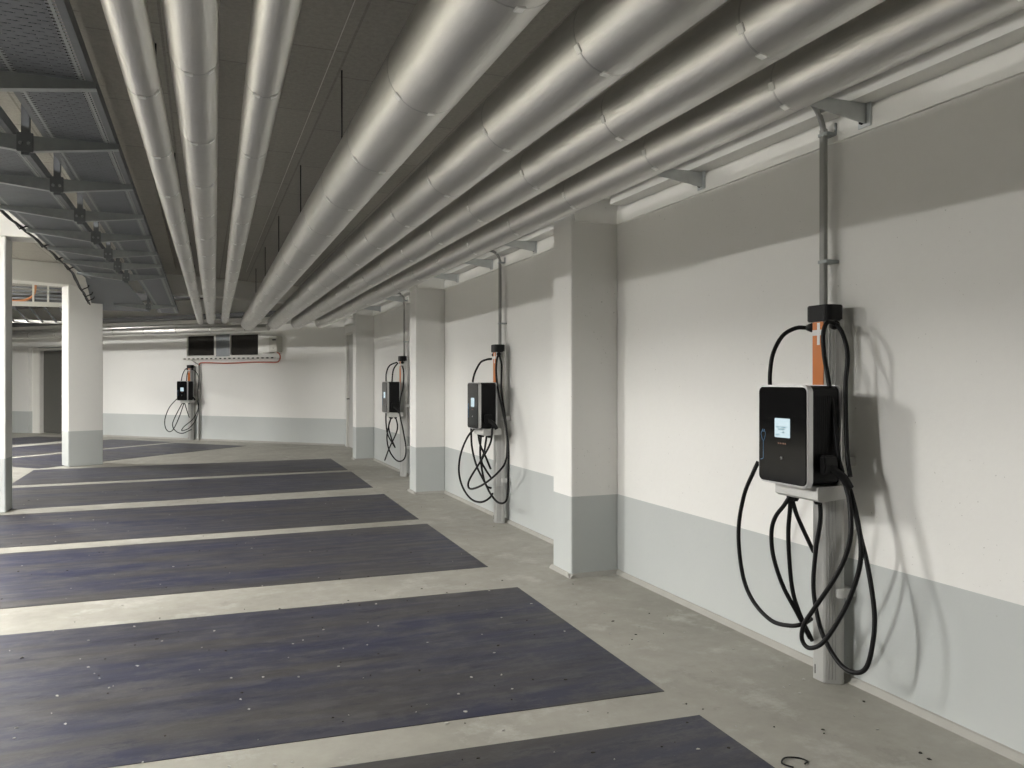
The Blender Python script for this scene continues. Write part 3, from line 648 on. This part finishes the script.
# ------------------------------------------------------------------ crumbs on the floor
m = MB()
for k in range(560):
    x = random.uniform(-2.6, 2.9); y = random.choice((random.uniform(1.2, 5.5), random.uniform(2, 12)))
    sz = random.uniform(.002, .0075); a = random.uniform(0, PI)
    b = bmesh.new(); n = random.choice((4, 5, 6)); vs = []
    for i in range(n):
        q = 2*PI*i/n; rr_ = sz*random.uniform(.5, 1.3); vs.append(b.verts.new((rr_*math.cos(q)*1.6, rr_*math.sin(q), .0)))
    f = b.faces.new(vs); e = bmesh.ops.extrude_face_region(b, geom=[f]); up = [v for v in e['geom'] if isinstance(v, bmesh.types.BMVert)]
    for v in up: v.co.z += .003; v.co.x *= .8
    bmesh.ops.recalc_face_normals(b, faces=b.faces[:])
    mi = 0 if random.random() < .45 else 1
    for f in b.faces: f.material_index = mi
    m.join(b, Matrix.Translation((x, y, .0035)) @ Matrix.Rotation(a, 4, 'Z'))
o = m.build('floor_debris', [M['leaf'], M['chip']]); tag(o, 'scattered leaf crumbs and pale grit on the bays and concrete', 'debris', kind='stuff')
o = MB().tube(spline([(2.12, 2.40, .004), (2.10, 2.44, .005), (2.14, 2.47, .006), (2.19, 2.455, .004), (2.205, 2.42, .004), (2.18, 2.405, .004)]), .0035, 6).build('cable_tie', M['blackp']); tag(o, 'black curled cable tie lying on the floor beside the nearest bay', 'cable tie')

# ------------------------------------------------------------------ luminaires
def lamp(x, y, z, label, ln=1.2, rz=0):
    if x > -4.5: rz = PI/2
    r = empty('strip_light', (x, y, z), rz); tag(r, label, 'ceiling light', 'strip lights left of the trays')
    m = MB(); m.box(-.05, .05, -ln/2, ln/2, .012, .075, .006); m.build('housing', M['lamph'], r)
    m = MB(); m.box(-.04, .04, -ln/2+.01, ln/2-.01, 0, .0119); m.build('diffuser', M['lamp'], r)
    m = MB(); m.box(-.03, .03, -ln/2+.1, ln/2-.1, .07, 3.5-z+.001); m.build('base_channel', M['lamph'], r)
    return r
for i, (x, y, z) in enumerate(LAMPS):
    lamp(x, y, z, ['nearest', 'second', 'third', 'fourth', 'fifth', 'sixth', 'seventh', 'eighth', 'ninth', 'tenth'][i] + ' white strip light under the ceiling left of the cable trays')

# ------------------------------------------------------------------ camera, world, view
wd = bpy.data.worlds.new('w'); bpy.context.scene.world = wd; wd.use_nodes = True
wd.node_tree.nodes['Background'].inputs[0].default_value = (.8, .85, .9, 1); wd.node_tree.nodes['Background'].inputs[1].default_value = .02
cd = bpy.data.cameras.new('camera'); co = bpy.data.objects.new('camera', cd); C.objects.link(co)
th = math.atan(309/780)
co.location = (0, 0, 1.5); co.rotation_euler = (PI/2, 0, -th)
cd.sensor_width = 36; cd.lens = 780/1024*36; cd.shift_y = -4/1024; cd.clip_start = .05; cd.clip_end = 100
sc = bpy.context.scene; sc.camera = co
sc.view_settings.view_transform = 'Standard'; sc.view_settings.look = 'None'; sc.view_settings.gamma = 1; sc.view_settings.use_curve_mapping = False
sc.view_settings.exposure = EXPO
sc.cycles.use_denoising = True
sc.cycles.max_bounces = 8; sc.cycles.diffuse_bounces = 5; sc.cycles.glossy_bounces = 4; sc.cycles.transparent_max_bounces = 12
sc.cycles.sample_clamp_indirect = 6
